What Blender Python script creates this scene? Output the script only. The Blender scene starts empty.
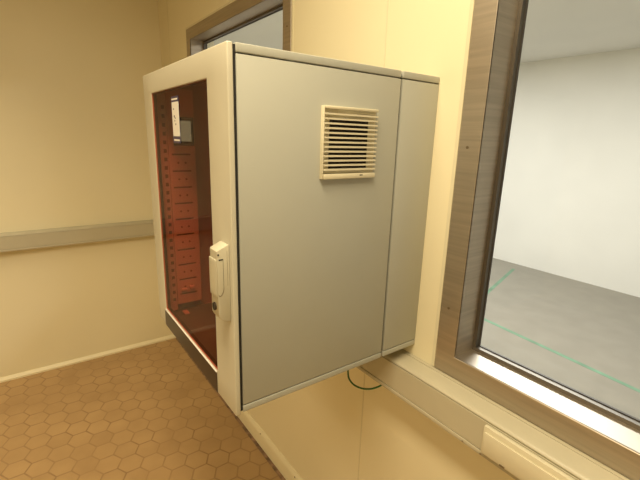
import bpy, bmesh, math
from mathutils import Matrix, Vector

S = bpy.context.scene
C = S.collection
# ------------------------------------------------------------------ camera
Z0 = 1.063                       # height of the cabinet's underside above the floor
f_px = 402.8
cam_d = bpy.data.cameras.new('camera')
cam_d.sensor_width = 36.0
cam_d.lens = f_px * 36.0 / 640.0
cam_d.clip_start = 0.02
cam = bpy.data.objects.new('camera', cam_d)
C.objects.link(cam)
_rot = (Matrix.Rotation(0.93830, 4, 'Z') @ Matrix.Rotation(math.pi/2 - 0.24840, 4, 'X')
        @ Matrix.Rotation(0.02970, 4, 'Z'))
cam.matrix_world = Matrix.Translation((0.7075, -0.8802, 0.5884 + Z0)) @ _rot
S.camera = cam

# ------------------------------------------------------------------ world, lamps, exposure
w = bpy.data.worlds.new('world'); S.world = w; w.use_nodes = True
w.node_tree.nodes['Background'].inputs[0].default_value = (0.9, 0.85, 0.75, 1)
w.node_tree.nodes['Background'].inputs[1].default_value = 0.05

def area(name, loc, rot, sx, sy, power, color):
    l = bpy.data.lights.new(name, 'AREA'); l.shape = 'RECTANGLE'
    l.size = sx; l.size_y = sy; l.energy = power; l.color = color
    o = bpy.data.objects.new(name, l); C.objects.link(o)
    o.location = loc; o.rotation_euler = rot
    return o
WARM = (1.0, 0.84, 0.56)
area('ceiling_lamp_main', (0.45, -0.85, 2.66), (0, 0, 0), 1.25, 0.32, 40, WARM)
area('ceiling_lamp_rear', (0.6, -2.5, 2.66), (0, 0, 0), 1.25, 0.32, 11, WARM).data.spread = math.radians(140)
area('ceiling_lamp_left', (-1.45, -2.0, 2.66), (0, 0, 0), 1.25, 0.32, 18, WARM).data.spread = math.radians(125)
area('ceiling_lamp_next_room', (-0.6, 2.0, 2.66), (0, 0, 0), 1.25, 0.6, 98, (1.0, 0.96, 0.90))
area('ceiling_lamp_next_room_far', (-3.0, 2.2, 2.66), (0, 0, 0), 1.25, 0.6, 98, (1.0, 0.96, 0.90))

vs = S.view_settings
vs.view_transform = 'Standard'; vs.look = 'None'; vs.gamma = 1.0; vs.use_curve_mapping = False
vs.exposure = 0.0

# ------------------------------------------------------------------ materials
def mat(name, color, rough=0.5, metal=0.0, bump=0.0, bscale=400.0, var=0.0, vscale=3.0, spec=0.5, stretch=None):
    m = bpy.data.materials.new(name); m.use_nodes = True
    nt = m.node_tree; b = nt.nodes['Principled BSDF']
    b.inputs['Base Color'].default_value = (*color, 1)
    b.inputs['Roughness'].default_value = rough
    b.inputs['Metallic'].default_value = metal
    b.inputs['Specular IOR Level'].default_value = spec
    tc = nt.nodes.new('ShaderNodeTexCoord')
    src = tc.outputs['Object']
    if stretch:
        mp = nt.nodes.new('ShaderNodeMapping'); mp.inputs['Scale'].default_value = stretch
        nt.links.new(src, mp.inputs['Vector']); src = mp.outputs[0]
    if var:
        n = nt.nodes.new('ShaderNodeTexNoise'); n.inputs['Scale'].default_value = vscale
        n.inputs['Detail'].default_value = 6
        nt.links.new(src, n.inputs['Vector'])
        r = nt.nodes.new('ShaderNodeMapRange')
        r.inputs['From Min'].default_value = 0.3; r.inputs['From Max'].default_value = 0.7
        r.inputs['To Min'].default_value = 1 - var; r.inputs['To Max'].default_value = 1 + var
        nt.links.new(n.outputs['Fac'], r.inputs['Value'])
        mx = nt.nodes.new('ShaderNodeVectorMath'); mx.operation = 'SCALE'
        mx.inputs[0].default_value = color
        nt.links.new(r.outputs[0], mx.inputs['Scale'])
        nt.links.new(mx.outputs[0], b.inputs['Base Color'])
    if bump:
        n2 = nt.nodes.new('ShaderNodeTexNoise'); n2.inputs['Scale'].default_value = bscale
        n2.inputs['Detail'].default_value = 3
        nt.links.new(src, n2.inputs['Vector'])
        bp = nt.nodes.new('ShaderNodeBump'); bp.inputs['Strength'].default_value = bump
        bp.inputs['Distance'].default_value = 0.001
        nt.links.new(n2.outputs['Fac'], bp.inputs['Height'])
        nt.links.new(bp.outputs[0], b.inputs['Normal'])
    return m

def glass(name, tint, ior=1.45, rough=0.02, refl=(0.9, 0.9, 0.9)):
    m = bpy.data.materials.new(name); m.use_nodes = True
    nt = m.node_tree; nt.nodes.clear()
    out = nt.nodes.new('ShaderNodeOutputMaterial')
    tr = nt.nodes.new('ShaderNodeBsdfTransparent'); tr.inputs[0].default_value = (*tint, 1)
    gl = nt.nodes.new('ShaderNodeBsdfGlossy'); gl.inputs['Roughness'].default_value = rough; gl.inputs[0].default_value = (*refl, 1)
    fr = nt.nodes.new('ShaderNodeFresnel'); fr.inputs['IOR'].default_value = ior
    mx = nt.nodes.new('ShaderNodeMixShader')
    ge = nt.nodes.new('ShaderNodeNewGeometry')          # only the outer face of the pane reflects
    sb = nt.nodes.new('ShaderNodeMath'); sb.operation = 'SUBTRACT'; sb.inputs[0].default_value = 1.0
    nt.links.new(ge.outputs['Backfacing'], sb.inputs[1])
    ml = nt.nodes.new('ShaderNodeMath'); ml.operation = 'MULTIPLY'
    nt.links.new(fr.outputs[0], ml.inputs[0]); nt.links.new(sb.outputs[0], ml.inputs[1])
    nt.links.new(ml.outputs[0], mx.inputs[0]); nt.links.new(tr.outputs[0], mx.inputs[1])
    nt.links.new(gl.outputs[0], mx.inputs[2]); nt.links.new(mx.outputs[0], out.inputs[0])
    return m

M = {}
M['wall'] = mat('painted_panel_wall', (0.83, 0.76, 0.54), 0.42, bump=0.05, bscale=120, var=0.03, vscale=1.2)
M['wall_far'] = mat('next_room_wall', (0.82, 0.81, 0.77), 0.6, var=0.03, vscale=2)
M['ceiling'] = mat('ceiling_paint', (0.72, 0.70, 0.62), 0.8, var=0.03)
M['coat'] = mat('light_grey_powder_coat', (0.42, 0.425, 0.375), 0.42, bump=0.12, bscale=700, var=0.015, vscale=8)  # cabinet paint with the shade of its sides mixed into the colour
M['coat_inner'] = mat('cabinet_inside_coat', (0.46, 0.43, 0.38), 0.5)
M['door_coat'] = mat('door_powder_coat', (0.57, 0.54, 0.43), 0.40, bump=0.1, bscale=700, var=0.015, vscale=8)  # same cabinet paint, lightened for the light on the door
M['plastic'] = mat('cream_plastic', (0.68, 0.625, 0.46), 0.4, var=0.02, vscale=20)
M['handle'] = mat('handle_plastic', (0.53, 0.495, 0.375), 0.35, var=0.02, vscale=30)
M['trunk'] = mat('grey_trunking_plastic', (0.50, 0.46, 0.34), 0.38, var=0.04, vscale=6)
M['seal'] = mat('black_rubber_seal', (0.012, 0.011, 0.01), 0.7)
M['dark'] = mat('dark_filter_mat', (0.02, 0.015, 0.012), 0.9)
M['strip'] = mat('dark_brown_gloss_strip', (0.025, 0.014, 0.011), 0.3, spec=0.35)
M['steel'] = mat('brushed_stainless_steel', (0.50, 0.445, 0.375), 0.50, 1.0, bump=0.05, bscale=60, var=0.10, vscale=4, stretch=(1, 1, 30))
M['steel_h'] = mat('brushed_stainless_steel_horizontal', (0.50, 0.445, 0.375), 0.50, 1.0, bump=0.05, bscale=60, var=0.10, vscale=4, stretch=(30, 1, 1))
M['gasket'] = mat('window_gasket', (0.05, 0.045, 0.04), 0.5)
M['sealant'] = mat('cream_sealant', (0.72, 0.66, 0.47), 0.5)
M['rail'] = mat('rail_coat', (0.66, 0.60, 0.52), 0.45)
M['mat'] = mat('dark_olive_base_plate', (0.13, 0.17, 0.13), 0.4)
M['hole'] = mat('rail_back_plate_dark_grey', (0.26, 0.17, 0.14), 0.9)
M['green'] = mat('green_cable_sheath', (0.02, 0.12, 0.03), 0.4)
M['paper'] = mat('white_label_paper', (0.85, 0.82, 0.78), 0.5)
M['purple'] = mat('dark_purple_print', (0.035, 0.02, 0.09), 0.5)
M['slate'] = mat('slate_blue_label_frame', (0.05, 0.12, 0.20), 0.5)
M['greypaper'] = mat('grey_label_paper', (0.75, 0.95, 0.95), 0.6, var=0.08, vscale=40)
M['screw'] = mat('dull_screw_metal', (0.25, 0.2, 0.14), 0.4, 0.8)
M['grime'] = mat('grimy_joint_mortar', (0.26, 0.165, 0.10), 0.8, var=0.5, vscale=25, bump=0.5, bscale=60)
M['far_floor'] = mat('next_room_floor', (0.25, 0.23, 0.19), 0.35, var=0.08, vscale=5)
M['lock'] = mat('dark_lock_metal', (0.07, 0.05, 0.035), 0.35, 0.6)
M['bead'] = mat('dark_steel_glazing_bead', (0.17, 0.155, 0.135), 0.45, 0.9)
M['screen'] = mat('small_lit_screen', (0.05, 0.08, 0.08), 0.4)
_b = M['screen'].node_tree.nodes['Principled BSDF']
_b.inputs['Emission Color'].default_value = (0.50, 1.0, 0.72, 1); _b.inputs['Emission Strength'].default_value = 0.33  # glow imitates a reflection in the door glass
M['tape'] = mat('green_floor_marking', (0.14, 0.27, 0.18), 0.5, var=0.2, vscale=10)
M['cab_glass'] = glass('brown_tinted_glass', (0.89, 0.57, 0.49), ior=1.33, refl=(0.5, 0.42, 0.38))
M['win_glass'] = glass('clear_window_glass', (0.93, 0.95, 0.95))

def hex_floor():
    m = bpy.data.materials.new('brown_hexagon_tiles'); m.use_nodes = True
    nt = m.node_tree; b = nt.nodes['Principled BSDF']
    L = nt.links.new
    def vm(op, a=None, bb=None):
        n = nt.nodes.new('ShaderNodeVectorMath'); n.operation = op
        for i, v in enumerate((a, bb)):
            if v is None: continue
            if isinstance(v, tuple): n.inputs[i].default_value = v
            else: L(v, n.inputs[i])
        return n
    def mm(op, a=None, bb=None, c=None):
        n = nt.nodes.new('ShaderNodeMath'); n.operation = op
        for i, v in enumerate((a, bb, c)):
            if v is None: continue
            if isinstance(v, (int, float)): n.inputs[i].default_value = v
            else: L(v, n.inputs[i])
        return n.outputs[0]
    P = 0.110
    s = (P, P*math.sqrt(3), 1.0)
    geo = nt.nodes.new('ShaderNodeNewGeometry')
    p = vm('ADD', geo.outputs['Position'], (1.182 + P*40, 0.524 + s[1]*20, 0)).outputs[0]
    # wobble the joints slightly
    def cell(off):
        q = vm('ADD', p, (off[0] + s[0]/2, off[1] + s[1]/2, 0)).outputs[0]
        mod = vm('MODULO', q, s).outputs[0]
        return vm('SUBTRACT', mod, (s[0]/2, s[1]/2, 0)).outputs[0]
    A = cell((0, 0)); B = cell((s[0]/2, s[1]/2))
    flatA = vm('MULTIPLY', A, (1, 1, 0)).outputs[0]; flatB = vm('MULTIPLY', B, (1, 1, 0)).outputs[0]
    la = nt.nodes.new('ShaderNodeVectorMath'); la.operation = 'LENGTH'; L(flatA, la.inputs[0])
    lb = nt.nodes.new('ShaderNodeVectorMath'); lb.operation = 'LENGTH'; L(flatB, lb.inputs[0])
    sel = mm('LESS_THAN', la.outputs['Value'], lb.outputs['Value'])
    mix = nt.nodes.new('ShaderNodeMix'); mix.data_type = 'VECTOR'
    L(sel, mix.inputs[0]); L(flatB, mix.inputs[4]); L(flatA, mix.inputs[5])
    loc = mix.outputs[1]
    ab = vm('ABSOLUTE', loc).outputs[0]
    sep = nt.nodes.new('ShaderNodeSeparateXYZ'); L(ab, sep.inputs[0])
    d2 = mm('ADD', mm('MULTIPLY', sep.outputs[0], 0.5), mm('MULTIPLY', sep.outputs[1], 0.8660254))
    hd = mm('MAXIMUM', sep.outputs[0], d2)
    n = nt.nodes.new('ShaderNodeTexNoise'); n.inputs['Scale'].default_value = 25; n.inputs['Detail'].default_value = 5
    L(geo.outputs['Position'], n.inputs['Vector'])
    hd2 = mm('ADD', hd, mm('MULTIPLY', mm('SUBTRACT', n.outputs['Fac'], 0.5), 0.004))
    gr = nt.nodes.new('ShaderNodeMapRange'); gr.interpolation_type = 'SMOOTHSTEP'
    gr.inputs['From Min'].default_value = P/2 - 0.0055; gr.inputs['From Max'].default_value = P/2 - 0.0015
    L(hd2, gr.inputs['Value'])
    cid = vm('SUBTRACT', p, loc).outputs[0]
    wn = nt.nodes.new('ShaderNodeTexWhiteNoise'); wn.noise_dimensions = '2D'
    sn = vm('SNAP', vm('ADD', cid, (0.001, 0.001, 0)).outputs[0], (0.01, 0.01, 1)).outputs[0]
    L(sn, wn.inputs['Vector'])
    big = nt.nodes.new('ShaderNodeTexNoise'); big.inputs['Scale'].default_value = 4.5; big.inputs['Detail'].default_value = 5
    L(geo.outputs['Position'], big.inputs['Vector'])
    tone = mm('ADD', mm('MULTIPLY', wn.outputs['Value'], 0.14), mm('MULTIPLY', big.outputs['Fac'], 0.7))
    ramp = nt.nodes.new('ShaderNodeValToRGB')
    ramp.color_ramp.elements[0].position = 0.2; ramp.color_ramp.elements[0].color = (0.36, 0.225, 0.10, 1)
    ramp.color_ramp.elements[1].position = 0.75; ramp.color_ramp.elements[1].color = (0.52, 0.345, 0.165, 1)
    L(tone, ramp.inputs[0])
    mc = nt.nodes.new('ShaderNodeMix'); mc.data_type = 'RGBA'
    # joints are worn away in patches
    wear = nt.nodes.new('ShaderNodeMapRange'); wear.inputs['From Min'].default_value = 0.35; wear.inputs['From Max'].default_value = 0.6
    wear.inputs['To Min'].default_value = 0.25; wear.inputs['To Max'].default_value = 0.75
    L(big.outputs['Fac'], wear.inputs['Value'])
    L(mm('MULTIPLY', gr.outputs[0], wear.outputs[0]), mc.inputs[0])
    L(ramp.outputs[0], mc.inputs[6]); mc.inputs[7].default_value = (0.24, 0.135, 0.06, 1)
    L(mc.outputs[2], b.inputs['Base Color'])
    b.inputs['Roughness'].default_value = 0.5
    bp = nt.nodes.new('ShaderNodeBump'); bp.inputs['Strength'].default_value = 0.4; bp.inputs['Distance'].default_value = 0.001
    L(mm('SUBTRACT', 1.0, gr.outputs[0]), bp.inputs['Height']); L(bp.outputs[0], b.inputs['Normal'])
    return m
M['hex'] = hex_floor()

# ------------------------------------------------------------------ mesh helpers
def box(bm, x0, x1, y0, y1, z0, z1, bev=0.0, seg=2):
    r = bmesh.ops.create_cube(bm, size=1.0)
    vs_ = r['verts']
    for v in vs_:
        v.co = ((x0+x1)/2 + v.co.x*(x1-x0), (y0+y1)/2 + v.co.y*(y1-y0), (z0+z1)/2 + v.co.z*(z1-z0))
    if bev:
        es = set(e for v in vs_ for e in v.link_edges)
        bmesh.ops.bevel(bm, geom=list(es), offset=bev, segments=seg, profile=0.5, affect='EDGES')

def link(name, bm, m, parent=None, smooth=False):
    me = bpy.data.meshes.new(name)
    bmesh.ops.recalc_face_normals(bm, faces=bm.faces[:])
    bm.to_mesh(me); bm.free()
    for mm_ in (m if isinstance(m, (list, tuple)) else [m]): me.materials.append(mm_)
    if smooth:
        for p in me.polygons: p.use_smooth = True
        me.set_sharp_from_angle(angle=math.radians(35))
    o = bpy.data.objects.new(name, me); C.objects.link(o)
    if parent: o.parent = parent
    return o

def bobj(name, dims, m, parent=None, bev=0.0, seg=2):
    bm = bmesh.new(); box(bm, *dims, bev=bev, seg=seg)
    return link(name, bm, m, parent, smooth=bev > 0)

def holed(bm, us, vs_, hole, d0, d1, axes='xz'):
    """slab on a grid; cells listed in hole(i,j) are open. axes: which world axes u, v run along."""
    nu, nv = len(us), len(vs_)
    def P(u, v, d):
        return {'xz': (u, d, v), 'yz': (d, u, v), 'xy': (u, v, d)}[axes]
    G = {}
    def V(i, j, k):
        if (i, j, k) not in G: G[(i, j, k)] = bm.verts.new(P(us[i], vs_[j], (d0, d1)[k]))
        return G[(i, j, k)]
    solid = lambda i, j: 0 <= i < nu-1 and 0 <= j < nv-1 and not hole(i, j)
    for i in range(nu-1):
        for j in range(nv-1):
            if not solid(i, j): continue
            bm.faces.new((V(i, j, 0), V(i+1, j, 0), V(i+1, j+1, 0), V(i, j+1, 0)))
            bm.faces.new((V(i, j, 1), V(i, j+1, 1), V(i+1, j+1, 1), V(i+1, j, 1)))
            for di, dj, a, b in ((-1, 0, (i, j), (i, j+1)), (1, 0, (i+1, j), (i+1, j+1)),
                                 (0, -1, (i, j), (i+1, j)), (0, 1, (i, j+1), (i+1, j+1))):
                if not solid(i+di, j+dj):
                    bm.faces.new((V(*a, 0), V(*b, 0), V(*b, 1), V(*a, 1)))

def sharp_bevel(bm, off, seg=2):
    bmesh.ops.recalc_face_normals(bm, faces=bm.faces[:])
    es = [e for e in bm.edges if len(e.link_faces) == 2 and e.calc_face_angle(0) > 0.9]
    bmesh.ops.bevel(bm, geom=es, offset=off, segments=seg, profile=0.5, affect='EDGES')

def extrude_profile(bm, prof, a0, a1, axis='x'):
    """prof: list of (p, z); extruded along x (p=y) or along y (p=x)."""
    def P(a, p, z): return (a, p, z) if axis == 'x' else (p, a, z)
    A = [bm.verts.new(P(a0, p, z)) for p, z in prof]
    B = [bm.verts.new(P(a1, p, z)) for p, z in prof]
    n = len(prof)
    for i in range(n):
        bm.faces.new((A[i], A[(i+1) % n], B[(i+1) % n], B[i]))
    bm.faces.new(A); bm.faces.new(B[::-1])

def disc(bm, c, r, h, axis='y', seg=16, r2=None):
    rot = {'y': Matrix.Rotation(math.pi/2, 4, 'X'), 'x': Matrix.Rotation(math.pi/2, 4, 'Y'), 'z': Matrix.Identity(4)}[axis]
    bmesh.ops.create_cone(bm, cap_ends=True, segments=seg, radius1=r, radius2=r if r2 is None else r2, depth=h,
                          matrix=Matrix.Translation(c) @ rot)

def tube(bm, pts, r, seg=10):
    pts = [Vector(p) for p in pts]; rings = []
    for i, p in enumerate(pts):
        t = (pts[min(i+1, len(pts)-1)] - pts[max(i-1, 0)]).normalized()
        u = t.cross(Vector((0.3, 1, 0.2))).normalized(); v = t.cross(u)
        rings.append([bm.verts.new(p + r*(math.cos(a)*u + math.sin(a)*v)) for a in [2*math.pi*k/seg for k in range(seg)]])
    for a, b in zip(rings, rings[1:]):
        for k in range(seg): bm.faces.new((a[k], a[(k+1) % seg], b[(k+1) % seg], b[k]))
    bm.faces.new(rings[0][::-1]); bm.faces.new(rings[-1])

def smoothpath(pts, n=8):
    P = [Vector(p) for p in pts]; P = [2*P[0]-P[1]] + P + [2*P[-1]-P[-2]]; out = []
    for i in range(1, len(P)-2):
        for k in range(n):
            t = k/n; a, b, c, d = P[i-1:i+3]
            out.append(0.5*((2*b)+(c-a)*t+(2*a-5*b+4*c-d)*t*t+(3*b-a-3*c+d)*t**3))
    out.append(P[-2]); return out

def tag(o, label=None, cat=None, group=None, kind=None):
    if label: o['label'] = label
    if cat: o['category'] = cat
    if group: o['group'] = group
    if kind: o['kind'] = kind
    return o
def empty(name, loc): 
    o = bpy.data.objects.new(name, None); C.objects.link(o); o.location = loc; o.empty_display_size = 0.1
    return o
def struct(name, bm, m, label=None, parent=None, smooth=False):
    o = link(name, bm, m, parent, smooth)
    if parent is None: o['kind'] = 'structure'
    if label: o['label'] = label
    return o

# ------------------------------------------------------------------ the room
XE, XR, YB, ZC = -2.46, 2.6, -3.4, 2.68      # end wall, other end wall, back wall, ceiling
WT = 0.16                                     # wall thickness
Y2, X2A, X2B = 4.6, -6.0, 2.6                 # the next room behind the windows
bm = bmesh.new(); box(bm, XE-0.1, XR+0.1, YB-0.1, WT/2, -0.1, 0.0)
struct('floor', bm, M['hex'], 'brown hexagonal floor tiles with worn joints')
bm = bmesh.new(); box(bm, XE-0.1, XR+0.1, YB-0.1, WT, ZC, ZC+0.1)
struct('ceiling', bm, M['ceiling'])
# windows: outer casing rectangles in the cabinet wall
WIN = [(-1.897, -0.714), (0.079, 1.262)]
WZ0, WZ1 = Z0-0.034, Z0+1.186
FW = 0.060
us = [-6.0, WIN[0][0]+0.02, WIN[0][1]-0.02, WIN[1][0]+0.02, WIN[1][1]-0.02, XR+0.1]
zs = [0.0, WZ0+0.02, WZ1-0.02, ZC]
bm = bmesh.new(); holed(bm, us, zs, lambda i, j: i in (1, 3) and j == 1, 0.0, WT)
struct('wall_right', bm, M['wall'], 'cream panelled wall carrying the cabinet and both steel framed windows')
bm = bmesh.new(); box(bm, XE-0.1, XE, YB, 0.0, 0.0, ZC)
struct('wall_left', bm, M['wall'], 'cream end wall behind the cabinet door')
bm = bmesh.new(); box(bm, XR, XR+0.1, YB, 0.0, 0.0, ZC); struct('wall_near', bm, M['wall'])
bm = bmesh.new(); box(bm, XE-0.1, XR+0.1, YB-0.1, YB, 0.0, ZC); struct('wall_back', bm, M['wall'])
# panel joints: thin cover beads between the wall panels
for k, (xs, zl, zh) in enumerate(((-0.204, 0.09, ZC), (-2.25, 0.09, ZC))):
    bm = bmesh.new(); box(bm, xs-0.0022, xs+0.0022, -0.0012, 0.0, zl, zh, bev=0.0008, seg=1)
    struct('trim_%d' % (k+1), bm, M['sealant'], ['cream vertical wall panel joint above and below the cabinet', 'vertical wall panel joint near the room corner'][k])

# next room
bm = bmesh.new(); box(bm, X2A, X2B, WT/2, Y2, -0.1, 0.0); struct('floor_next_room', bm, M['far_floor'])
bm = bmesh.new(); box(bm, X2A, X2B, WT, Y2, ZC, ZC+0.1); struct('ceiling_next_room', bm, M['wall_far'])
bm = bmesh.new(); box(bm, X2A, X2B, Y2, Y2+0.1, 0, ZC); struct('wall_next_room_back', bm, M['wall_far'])
bm = bmesh.new(); box(bm, X2A-0.1, X2A, WT, Y2, 0, ZC); struct('wall_next_room_left', bm, M['wall_far'])
bm = bmesh.new(); box(bm, X2B, X2B+0.1, WT, Y2, 0, ZC); struct('wall_next_room_right', bm, M['wall_far'])

# window frames, glass
def window(n, x0, x1, label):
    zi0, zi1 = WZ0+FW, WZ1-FW
    xi0, xi1 = x0+FW, x1-FW
    bm = bmesh.new()
    holed(bm, [x0, xi0, xi1, x1], [WZ0, zi0, zi1, WZ1], lambda i, j: i == 1 and j == 1, -0.004, 0.0015)
    # mitre the casing with folded reveal
    sharp_bevel(bm, 0.001, 1)
    root = struct('window_%d' % n, bm, M['steel'], label)
    t = 0.003; d = 0.092
    bm = bmesh.new()
    holed(bm, [xi0-t, xi0, xi1, xi1+t], [zi0-t, zi0, zi1, zi1+t], lambda i, j: i == 1 and j == 1, -0.003, d)
    link('reveal_lining', bm, M['steel'], root)
    bm = bmesh.new(); g = 0.010
    holed(bm, [xi0, xi0+g, xi1-g, xi1], [zi0, zi0+g, zi1-g, zi1], lambda i, j: i == 1 and j == 1, d-0.016, d-0.002)
    link('glazing_bead', bm, M['bead'], root)
    bm = bmesh.new(); g2 = 0.0125
    holed(bm, [xi0, xi0+g2, xi1-g2, xi1], [zi0, zi0+g2, zi1-g2, zi1], lambda i, j: i == 1 and j == 1, d-0.002, d+0.004)
    link('glazing_gasket', bm, M['gasket'], root)
    bobj('glass_pane', (xi0+0.004, xi1-0.004, d+0.004, d+0.010, zi0+0.004, zi1-0.004), M['win_glass'], root)
    # cream sealant fillet round the casing
    bm = bmesh.new(); s_ = 0.012
    holed(bm, [x0-s_, x0-0.002, x1+0.002, x1+s_], [WZ0+0.0, WZ0+0.002, WZ1+0.002, WZ1+s_], lambda i, j: i == 1 and j in (0, 1), -0.002, 0.0)
    link('sealant_bead', bm, M['sealant'], root)
    # casing screws
    for zz in (0.190, 0.61, 1.03):
        for xx in (x0+0.026, x1-0.026):
            bm = bmesh.new(); disc(bm, (xx, -0.0048, WZ0+zz), 0.0035, 0.0016, 'y', 12)
            link('screw', bm, M['screw'], root)
    return root
window(1, *WIN[0], 'steel framed window behind and left of the cabinet top')
window(2, *WIN[1], 'steel framed window right of the cabinet')

# floor marking lines in the next room
for a, (p0, p1) in enumerate((((-1.35, 2.55), (0.6, 2.36)), ((-1.60, 3.10), (-1.95, 4.35)))):
    bm = bmesh.new()
    P0, P1 = Vector((*p0, 0)), Vector((*p1, 0)); t_ = (P1-P0).normalized(); nrm = Vector((-t_.y, t_.x, 0))*0.02
    q = [P0-nrm, P1-nrm, P1+nrm, P0+nrm]
    lo = [bm.verts.new((v.x, v.y, 0.0)) for v in q]; hi = [bm.verts.new((v.x, v.y, 0.001)) for v in q]
    bm.faces.new(hi); bm.faces.new(lo[::-1])
    for i in range(4): bm.faces.new((lo[i], lo[(i+1) % 4], hi[(i+1) % 4], hi[i]))
    o = struct('trim_%d' % (a+3), bm, M['tape'], ['green floor line nearest the window in the next room', 'green floor line further back in the next room'][a])

# skirting: a low cream coved board against the walls, with pins
bm = bmesh.new()
extrude_profile(bm, [(0, 0.0), (-0.016, 0.0), (-0.016, 0.070), (-0.013, 0.086), (-0.003, 0.098), (0, 0.098)], XE, XR)
struct('baseboard_right', bm, M['wall'], 'cream skirting along the cabinet wall', smooth=True)
bm = bmesh.new()
extrude_profile(bm, [(XE, 0.0), (XE+0.016, 0.0), (XE+0.016, 0.012), (XE+0.003, 0.030), (XE, 0.030)], YB, -0.016, 'y')
struct('baseboard_left', bm, M['wall'], 'low cream skirting along the end wall', smooth=True)
for x in (-0.97, -0.62):
    bm = bmesh.new(); disc(bm, (x, -0.0135, 0.080), 0.004, 0.004, 'y', 10)
    tag(link('skirting_screw', bm, M['screw']), 'small dull screw in the skirting %s' % ('left of the other, nearer the cabinet' if x < -0.8 else 'right of the other, at the lower photo edge'), 'screw', 'screws in the skirting')
bm = bmesh.new(); box(bm, XE+0.016, XR, -0.034, -0.016, 0.0, 0.0015)
struct('trim_5', bm, M['grime'], 'grimy mortar strip where tiles meet the skirting')

# cable trunking
def trunk_prof(s=1):
    return [(0, -0.036), (-0.012, -0.036), (-0.0125, -0.0385), (-0.0140, -0.0385), (-0.0145, -0.036),
            (-0.030, -0.036), (-0.050, -0.0375), (-0.060, -0.0400), (-0.066, -0.0435), (-0.068, -0.0470),
            (-0.0645, -0.0480), (-0.0645, -0.0505), (-0.068, -0.0515),
            (-0.069, -0.1300), (-0.0665, -0.1308), (-0.0665, -0.1322), (-0.070, -0.1330), (-0.0715, -0.1380), (-0.070, -0.1440), (-0.064, -0.1470), (0, -0.1470)]
root = empty('cable_trunking', (0, -0.0006, Z0-0.147))
tag(root, 'grey plastic cable trunking running along the wall below the cabinet and window', 'cable trunking', 'wall cable trunking')
def tl(prof, off): return [(p, z + 0.147) for p, z in prof]
full = trunk_prof()
bm = bmesh.new(); extrude_profile(bm, [(p, z+0.147) for p, z in full[:11]] + [(-0.030, 0.0988), (0, 0.0988)], XE+0.07, XR-0.02)
link('top_profile', bm, M['trunk'], root, True)
bm = bmesh.new(); extrude_profile(bm, [(p, z+0.147) for p, z in [(-0.030, -0.0482), (-0.0645, -0.0482)] + full[11:15] + [(-0.030, -0.1308)]], XE+0.07, XR-0.02)
link('cover', bm, M['trunk'], root, True)
bm = bmesh.new(); extrude_profile(bm, [(p, z+0.147) for p, z in [(0, -0.1309), (-0.0665, -0.1309)] + full[15:]], XE+0.07, XR-0.02)
link('bottom_profile', bm, M['trunk'], root, True)
for x in (0.235, 0.285):
    bm = bmesh.new(); disc(bm, (x, -0.0712, 0.0075), 0.0022, 0.002, 'y', 8); link('screw', bm, M['screw'], root)

root = empty('cable_trunking', (XE+0.0006, -0.0006, Z0-0.160))
tag(root, 'grey plastic cable trunking on the end wall left of the cabinet door', 'cable trunking', 'wall cable trunking')
bm = bmesh.new(); extrude_profile(bm, [(-p, z+0.147) for p, z in full], YB+0.05, -0.0, 'y')
link('profile', bm, M['trunk'], root, True)

# socket cover on the trunking
root = empty('outlet_box', (0.288, -0.069, Z0-0.1285))
tag(root, 'cream plastic outlet box on the trunking below the right window', 'outlet box')
bobj('box_body', (0, 0.225, -0.012, 0.0, 0.0, 0.0755), M['plastic'], root, bev=0.003)
bobj('lid', (0.006, 0.219, -0.017, -0.012, 0.006, 0.063), M['plastic'], root, bev=0.002)
bobj('latch', (0.052, 0.064, -0.0185, -0.017, 0.006, 0.010), M['screw'], root, bev=0.0004)

# ------------------------------------------------------------------ the cabinet
W, D, H, DR = 0.600, 0.573, 0.746, 0.1335
YF = -0.5557                      # front edge of the body
cab = empty('wall_cabinet', (0, 0, Z0))
tag(cab, 'light grey wall-mounted network cabinet with brown glass door beneath ceiling light', 'cabinet')
cab['label'] = 'light grey wall-mounted steel cabinet with brown glass door and side vent'

def section(name, ya, yb, back):
    """shell = four inner walls (recessed), with side panels, and folded top / bottom rails."""
    bm = bmesh.new(); i = 0.012; t = 0.004
    box(bm, -W+i, -W+i+t, ya+0.004, yb, i, H-i)
    box(bm, -i-t, -i, ya+0.004, yb, i, H-i)
    box(bm, -W+i+t, -i-t, ya+0.004, yb, i, i+t)
    box(bm, -W+i+t, -i-t, ya+0.004, yb, H-i-t, H-i)
    if back: box(bm, -W+i+t, -i-t, yb-0.006, yb-0.001, i+t, H-i-t)
    link(name, bm, M['coat_inner'], cab)
    for x0, x1 in ((-i, 0.0), (-W, -W+i)):
        bobj('side_panel', (x0, x1, ya, yb, 0.0180, 0.7278), M['coat'], cab, bev=0.0015)
    bobj('top_panel', (-W, 0, ya, yb, 0.7303, H), M['coat'], cab, bev=0.0018, seg=3)
    bobj('bottom_panel', (-W, 0, ya, yb, 0, 0.0155), M['coat'], cab, bev=0.0018, seg=3)
# hollow sections (top / bottom panels only fill the folded edge thickness)
section('wall_section', -DR+0.0015, -0.0005, True)
section('body_section', YF, -DR-0.0060, False)
# black seals between the sections and behind the door
def ringseal(name, ya, yb, inset):
    bm = bmesh.new()
    holed(bm, [-W+inset, -W+inset+0.012, -inset-0.012, -inset], [inset, inset+0.012, H-inset-0.012, H-inset],
          lambda i, j: i == 1 and j == 1, ya, yb)
    link(name, bm, M['seal'], cab)
ringseal('seal', -DR-0.0058, -DR+0.0013, 0.007)
ringseal('seal', YF-0.0055, YF-0.0002, 0.003)

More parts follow.
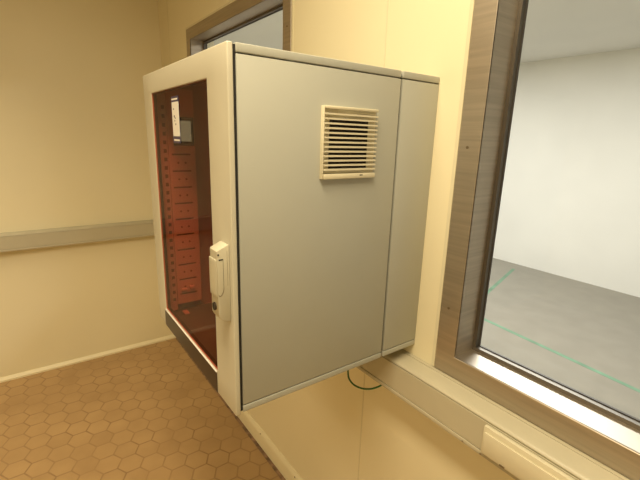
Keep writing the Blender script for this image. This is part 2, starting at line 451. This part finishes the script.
# vent grille on the side: frame, 16 louvres, dark filter
VY0, VY1, VZ0, VZ1 = -0.369, -0.2165, 0.5020, 0.6535
vent = bobj('ventilation_grille', (0.0002, 0.004, VY0, VY1, VZ0, VZ1), M['plastic'], cab, bev=0.001)
vent['label'] = 'square cream plastic vent grille'
bobj('filter_mat', (0.0041, 0.0050, VY0+0.020, VY1-0.024, VZ0+0.018, VZ1-0.024), M['dark'], vent)
bm = bmesh.new()
# surrounding rim pieces: full left rim, top and bottom rails
box(bm, 0.004, 0.0105, VY0, VY0+0.0035, VZ0, VZ1, 0.0015)
box(bm, 0.004, 0.0122, VY0+0.004, VY1, VZ1-0.0060, VZ1, 0.0015)
box(bm, 0.004, 0.0122, VY0+0.004, VY1, VZ0, VZ0+0.0110, 0.0015)
link('rim', bm, M['plastic'], vent, True)
n = 14
bm = bmesh.new()
z_lo, z_hi = VZ0+0.0110, VZ1-0.0060
pitch = (z_hi-z_lo)/n
for k in range(n-1):
    zc = z_lo + (k+1)*pitch
    prof = [(0.0052, zc+0.0010), (0.0105, zc-0.0022), (0.0118, zc-0.0022), (0.0118, zc+0.0010), (0.0060, zc+0.0020)]
    A = [bm.verts.new((x, VY0+0.004, z)) for x, z in prof]; B = [bm.verts.new((x, VY1, z)) for x, z in prof]
    for i in range(5): bm.faces.new((A[i], A[(i+1) % 5], B[(i+1) % 5], B[i]))
    bm.faces.new(A); bm.faces.new(B[::-1])
link('louvres', bm, M['plastic'], vent)
bobj('release_slot', (0.01215, 0.0125, VY1-0.048, VY1-0.039, VZ0+0.0058, VZ0+0.0082), M['dark'], vent)

# door
DF, DB = -D, -D+0.0115
DZ0, DZ1 = -0.004, H
GX0, GX1, GZ0, GZ1 = -0.517, -0.101, 0.055, 0.6935
bm = bmesh.new()
holed(bm, [-W, GX0, GX1, 0.0], [DZ0, GZ0, GZ1, DZ1], lambda i, j: i == 1 and j == 1, DF, DB)
bmesh.ops.recalc_face_normals(bm, faces=bm.faces[:])
# round the lower corner by the hinge a little, soften every outer edge
bm.edges.ensure_lookup_table()
sel = [e for e in bm.edges if len(e.link_faces) == 2 and e.calc_face_angle(0) > 0.9]
bmesh.ops.bevel(bm, geom=sel, offset=0.0025, segments=3, profile=0.5, affect='EDGES')
door = link('door', bm, M['door_coat'], cab, True)
bobj('glass_pane', (GX0+0.0008, GX1-0.0008, DF+0.0012, DF+0.0050, GZ0-0.0+0.0005, GZ1-0.0008), M['cab_glass'], door)['label'] = 'brown tinted glass pane'
bobj('bottom_strip', (GX0-0.012, GX1-0.002, DF-0.0012, DF-0.0002, DZ0+0.001, GZ0-0.006), M['strip'], door)['label'] = 'dark brown strip below the glass'
bobj('glass_edge_bead', (GX0-0.004, GX1-0.002, DF-0.0024, DF-0.0001, GZ0-0.0052, GZ0-0.0016), M['paper'], door, bev=0.0006)['label'] = 'thin white bead along the glass edge'  # white strip painted as the highlight on the glass edge
# sticker on the glass
bm = bmesh.new(); e_ = 0.0016
holed(bm, [GX0+0.0002, GX0+e_, GX1-e_, GX1-0.0002], [GZ0+0.0002, GZ0+e_, GZ1-e_, GZ1-0.0002], lambda i, j: i == 1 and j == 1, DF+0.0052, DB+0.002)
link('glass_seal', bm, M['strip'], door)
def slab(name, x0, x1, z0, z1, k, m, label=None):
    """thin layer k of the labels glued on the glass"""
    y = DF+0.0011-0.0003*k
    o = bobj(name, (x0, x1, y-0.00025, y, z0, z1), m, door)
    if label: o['label'] = label
    return o
slab('sticker', -0.338, -0.281, 0.566, 0.674, 2, M['purple'], 'white label with dark purple ends on the glass')
slab('sticker_paper', -0.3345, -0.2835, 0.582, 0.661, 3, M['paper'])
slab('sticker_line', -0.335, -0.290, 0.6655, 0.6690, 3, M['paper'])
slab('sticker_line', -0.331, -0.287, 0.5710, 0.5750, 3, M['paper'])
for x, z, k_ in ((-0.321, 0.645, 0.0022), (-0.318, 0.628, 0.003), (-0.312, 0.624, 0.002), (-0.316, 0.618, 0.002), (-0.310, 0.610, 0.0024)):
    slab('sticker_mark', x-k_, x+k_, z-k_*0.8, z+k_*0.8, 4, M['purple'])
# swing handle: housing, lever, lock
HX0, HX1, HY = -0.050, -0.012, DF-0.026
bm = bmesh.new()
prof = [(DF, 0.217), (DF-0.012, 0.219), (HY+0.004, 0.226), (HY, 0.234), (HY, 0.3685), (HY+0.002, 0.3710), (DF-0.004, 0.3800), (DF, 0.3800)]
extrude_profile(bm, prof, HX0, HX1)
sharp_bevel(bm, 0.002, 2)
hd = link('handle', bm, M['handle'], door, True)
hd['label'] = 'cream plastic swing handle housing'
# lever with curved lower end
bm = bmesh.new()
lp = [(HY+0.001, 0.351), (HY+0.001, 0.290), (HY+0.004, 0.279), (HY-0.0012, 0.272), (HY-0.0018, 0.279), (HY-0.0020, 0.292), (HY-0.0020, 0.340), (HY-0.0018, 0.348), (HY-0.0012, 0.352)]
extrude_profile(bm, lp, HX0-0.001, HX1-0.003)
sharp_bevel(bm, 0.0012, 2)
link('handle_lever', bm, M['handle'], door, True)
# slot, painted recess shade and grooves on the visible side face of the handle
bm = bmesh.new()
box(bm, HX1-0.0004, HX1+0.0004, HY+0.0035, HY+0.0125, 0.3505, 0.3530)
box(bm, HX1-0.0004, HX1+0.0002, HY+0.0119, HY+0.0125, 0.292, 0.3505)  # dark line painted as shade in the lever recess
link('handle_slot', bm, M['seal'], door)
bm = bmesh.new(); disc(bm, (HX1+0.0003, HY+0.0025, 0.3625), 0.0018, 0.0008, 'x', 12)
link('handle_pin', bm, M['seal'], door)
bm = bmesh.new()
pts = [(HX1+0.0002, HY+0.001, 0.279), (HX1+0.0002, HY+0.0045, 0.276), (HX1+0.0002, HY+0.009, 0.281), (HX1+0.0002, HY+0.0112, 0.286), (HX1+0.0002, HY+0.0123, 0.293)]
tube(bm, smoothpath(pts, 5), 0.0006, 6)
box(bm, HX1-0.0003, HX1+0.0004, HY+0.0205, HY+0.0210, 0.296, 0.368)
link('handle_groove', bm, M['screw'], door)
bm = bmesh.new(); disc(bm, ((HX0+HX1)/2, HY-0.001, 0.250), 0.0085, 0.004, 'y', 20)
link('lock_barrel', bm, M['lock'], door, True)
bobj('keyhole', ((HX0+HX1)/2-0.002, (HX0+HX1)/2+0.002, HY-0.0038, HY-0.0031, 0.243, 0.257), M['seal'], door)

# inside: punched mounting rail on the hinge side
rx = -0.556
bm = bmesh.new()
# front flange with a column of square holes every 25 mm, on a real grid of openings
fy0, fy1 = -0.550, -0.5255
zs_ = [0.024]; z = 0.062
while z < 0.68:
    zs_ += [z-0.0055, z+0.0055]; z += 0.025
zs_.append(0.715)
holed(bm, [fy0, -0.5385, -0.5290, fy1], zs_, lambda i, j: i == 1 and j % 2 == 1, rx-0.004, rx-0.002, 'yz')
rail = link('mounting_rail', bm, M['rail'], cab)
rail['label'] = 'punched mounting rail inside the door'
wy0, wy1 = -0.522, -0.446
zs_ = [0.044]; z = 0.077; rows = []
while z < 0.56:
    zs_ += [z-0.0025, z+0.0025]; rows.append(z); z += 0.05
zs_.append(0.715)
bm = bmesh.new()
holed(bm, [wy0, wy0+0.006, wy1-0.013, wy1], zs_, lambda i, j: i == 1 and j % 2 == 1, rx-0.002, rx, 'yz')
box(bm, rx-0.012, rx-0.0005, wy0-0.002, wy0, 0.044, 0.715)
box(bm, rx-0.026, rx-0.0005, wy1, wy1+0.002, 0.044, 0.715)
link('rail_web', bm, M['rail'], rail)
for z in rows:
    for y in (wy0+0.024, wy0+0.046) if z < 0.5 else ():
        bm = bmesh.new(); disc(bm, (rx+0.0002, y, z+0.025), 0.0032, 0.0006, 'x', 12)
        link('round_hole', bm, M['hole'], rail)
bm = bmesh.new(); box(bm, rx-0.0270, rx-0.0150, fy0, wy1, 0.024, 0.715); link('rail_back_plate', bm, M['hole'], rail)
# rail on the other side, same kind, seen edge on
bobj('mounting_rail', (-0.044, -0.0165, -0.552, -0.458, 0.024, 0.715), M['rail'], cab, bev=0.002)
# added glowing plate imitating a framed grey reflection, over the rail's upper part
refl_frame = bobj('screen_frame', (rx+0.001, rx+0.006, -0.509, -0.448, 0.5535, 0.636), M['slate'], cab, bev=0.001)
refl_frame['label'] = 'small grey screen in a slate frame inside the door'
bobj('screen', (rx+0.0061, rx+0.0066, -0.501, -0.4565, 0.566, 0.626), M['screen'], refl_frame)
bobj('base_plate', (-0.570, -0.030, -0.545, -0.010, 0.0162, 0.0190), M['mat'], cab)  # olive tint imitates the greyer glass reflection over the cabinet floor
# two fixing clips at the rail foot
bobj('rail_clip', (rx+0.0005, rx+0.012, -0.512, -0.494, 0.090, 0.098), M['rail'], cab, bev=0.002)
bobj('rail_clip', (rx+0.0005, rx+0.016, -0.486, -0.470, 0.094, 0.104), M['rail'], cab, bev=0.002)
bm = bmesh.new(); box(bm, -0.545, -0.515, -0.516, -0.500, 0.0192, 0.0250, 0.002); link('floor_clip', bm, M['rail'], cab)

# ------------------------------------------------------------------ earth cable below the cabinet
pts = [(-0.168, -0.120, 0.004), (-0.163, -0.120, -0.070), (-0.157, -0.120, -0.134), (-0.150, -0.119, -0.158), (-0.132, -0.112, -0.172), (-0.108, -0.098, -0.176), (-0.086, -0.083, -0.170), (-0.068, -0.070, -0.157), (-0.062, -0.062, -0.1500)]
bm = bmesh.new(); tube(bm, [Vector(p) + Vector((0, 0, Z0)) for p in smoothpath(pts, 6)], 0.0028, 10)
tag(link('earth_cable', bm, M['green'], None, True), 'thin green cable looping below the cabinet to the trunking', 'cable')
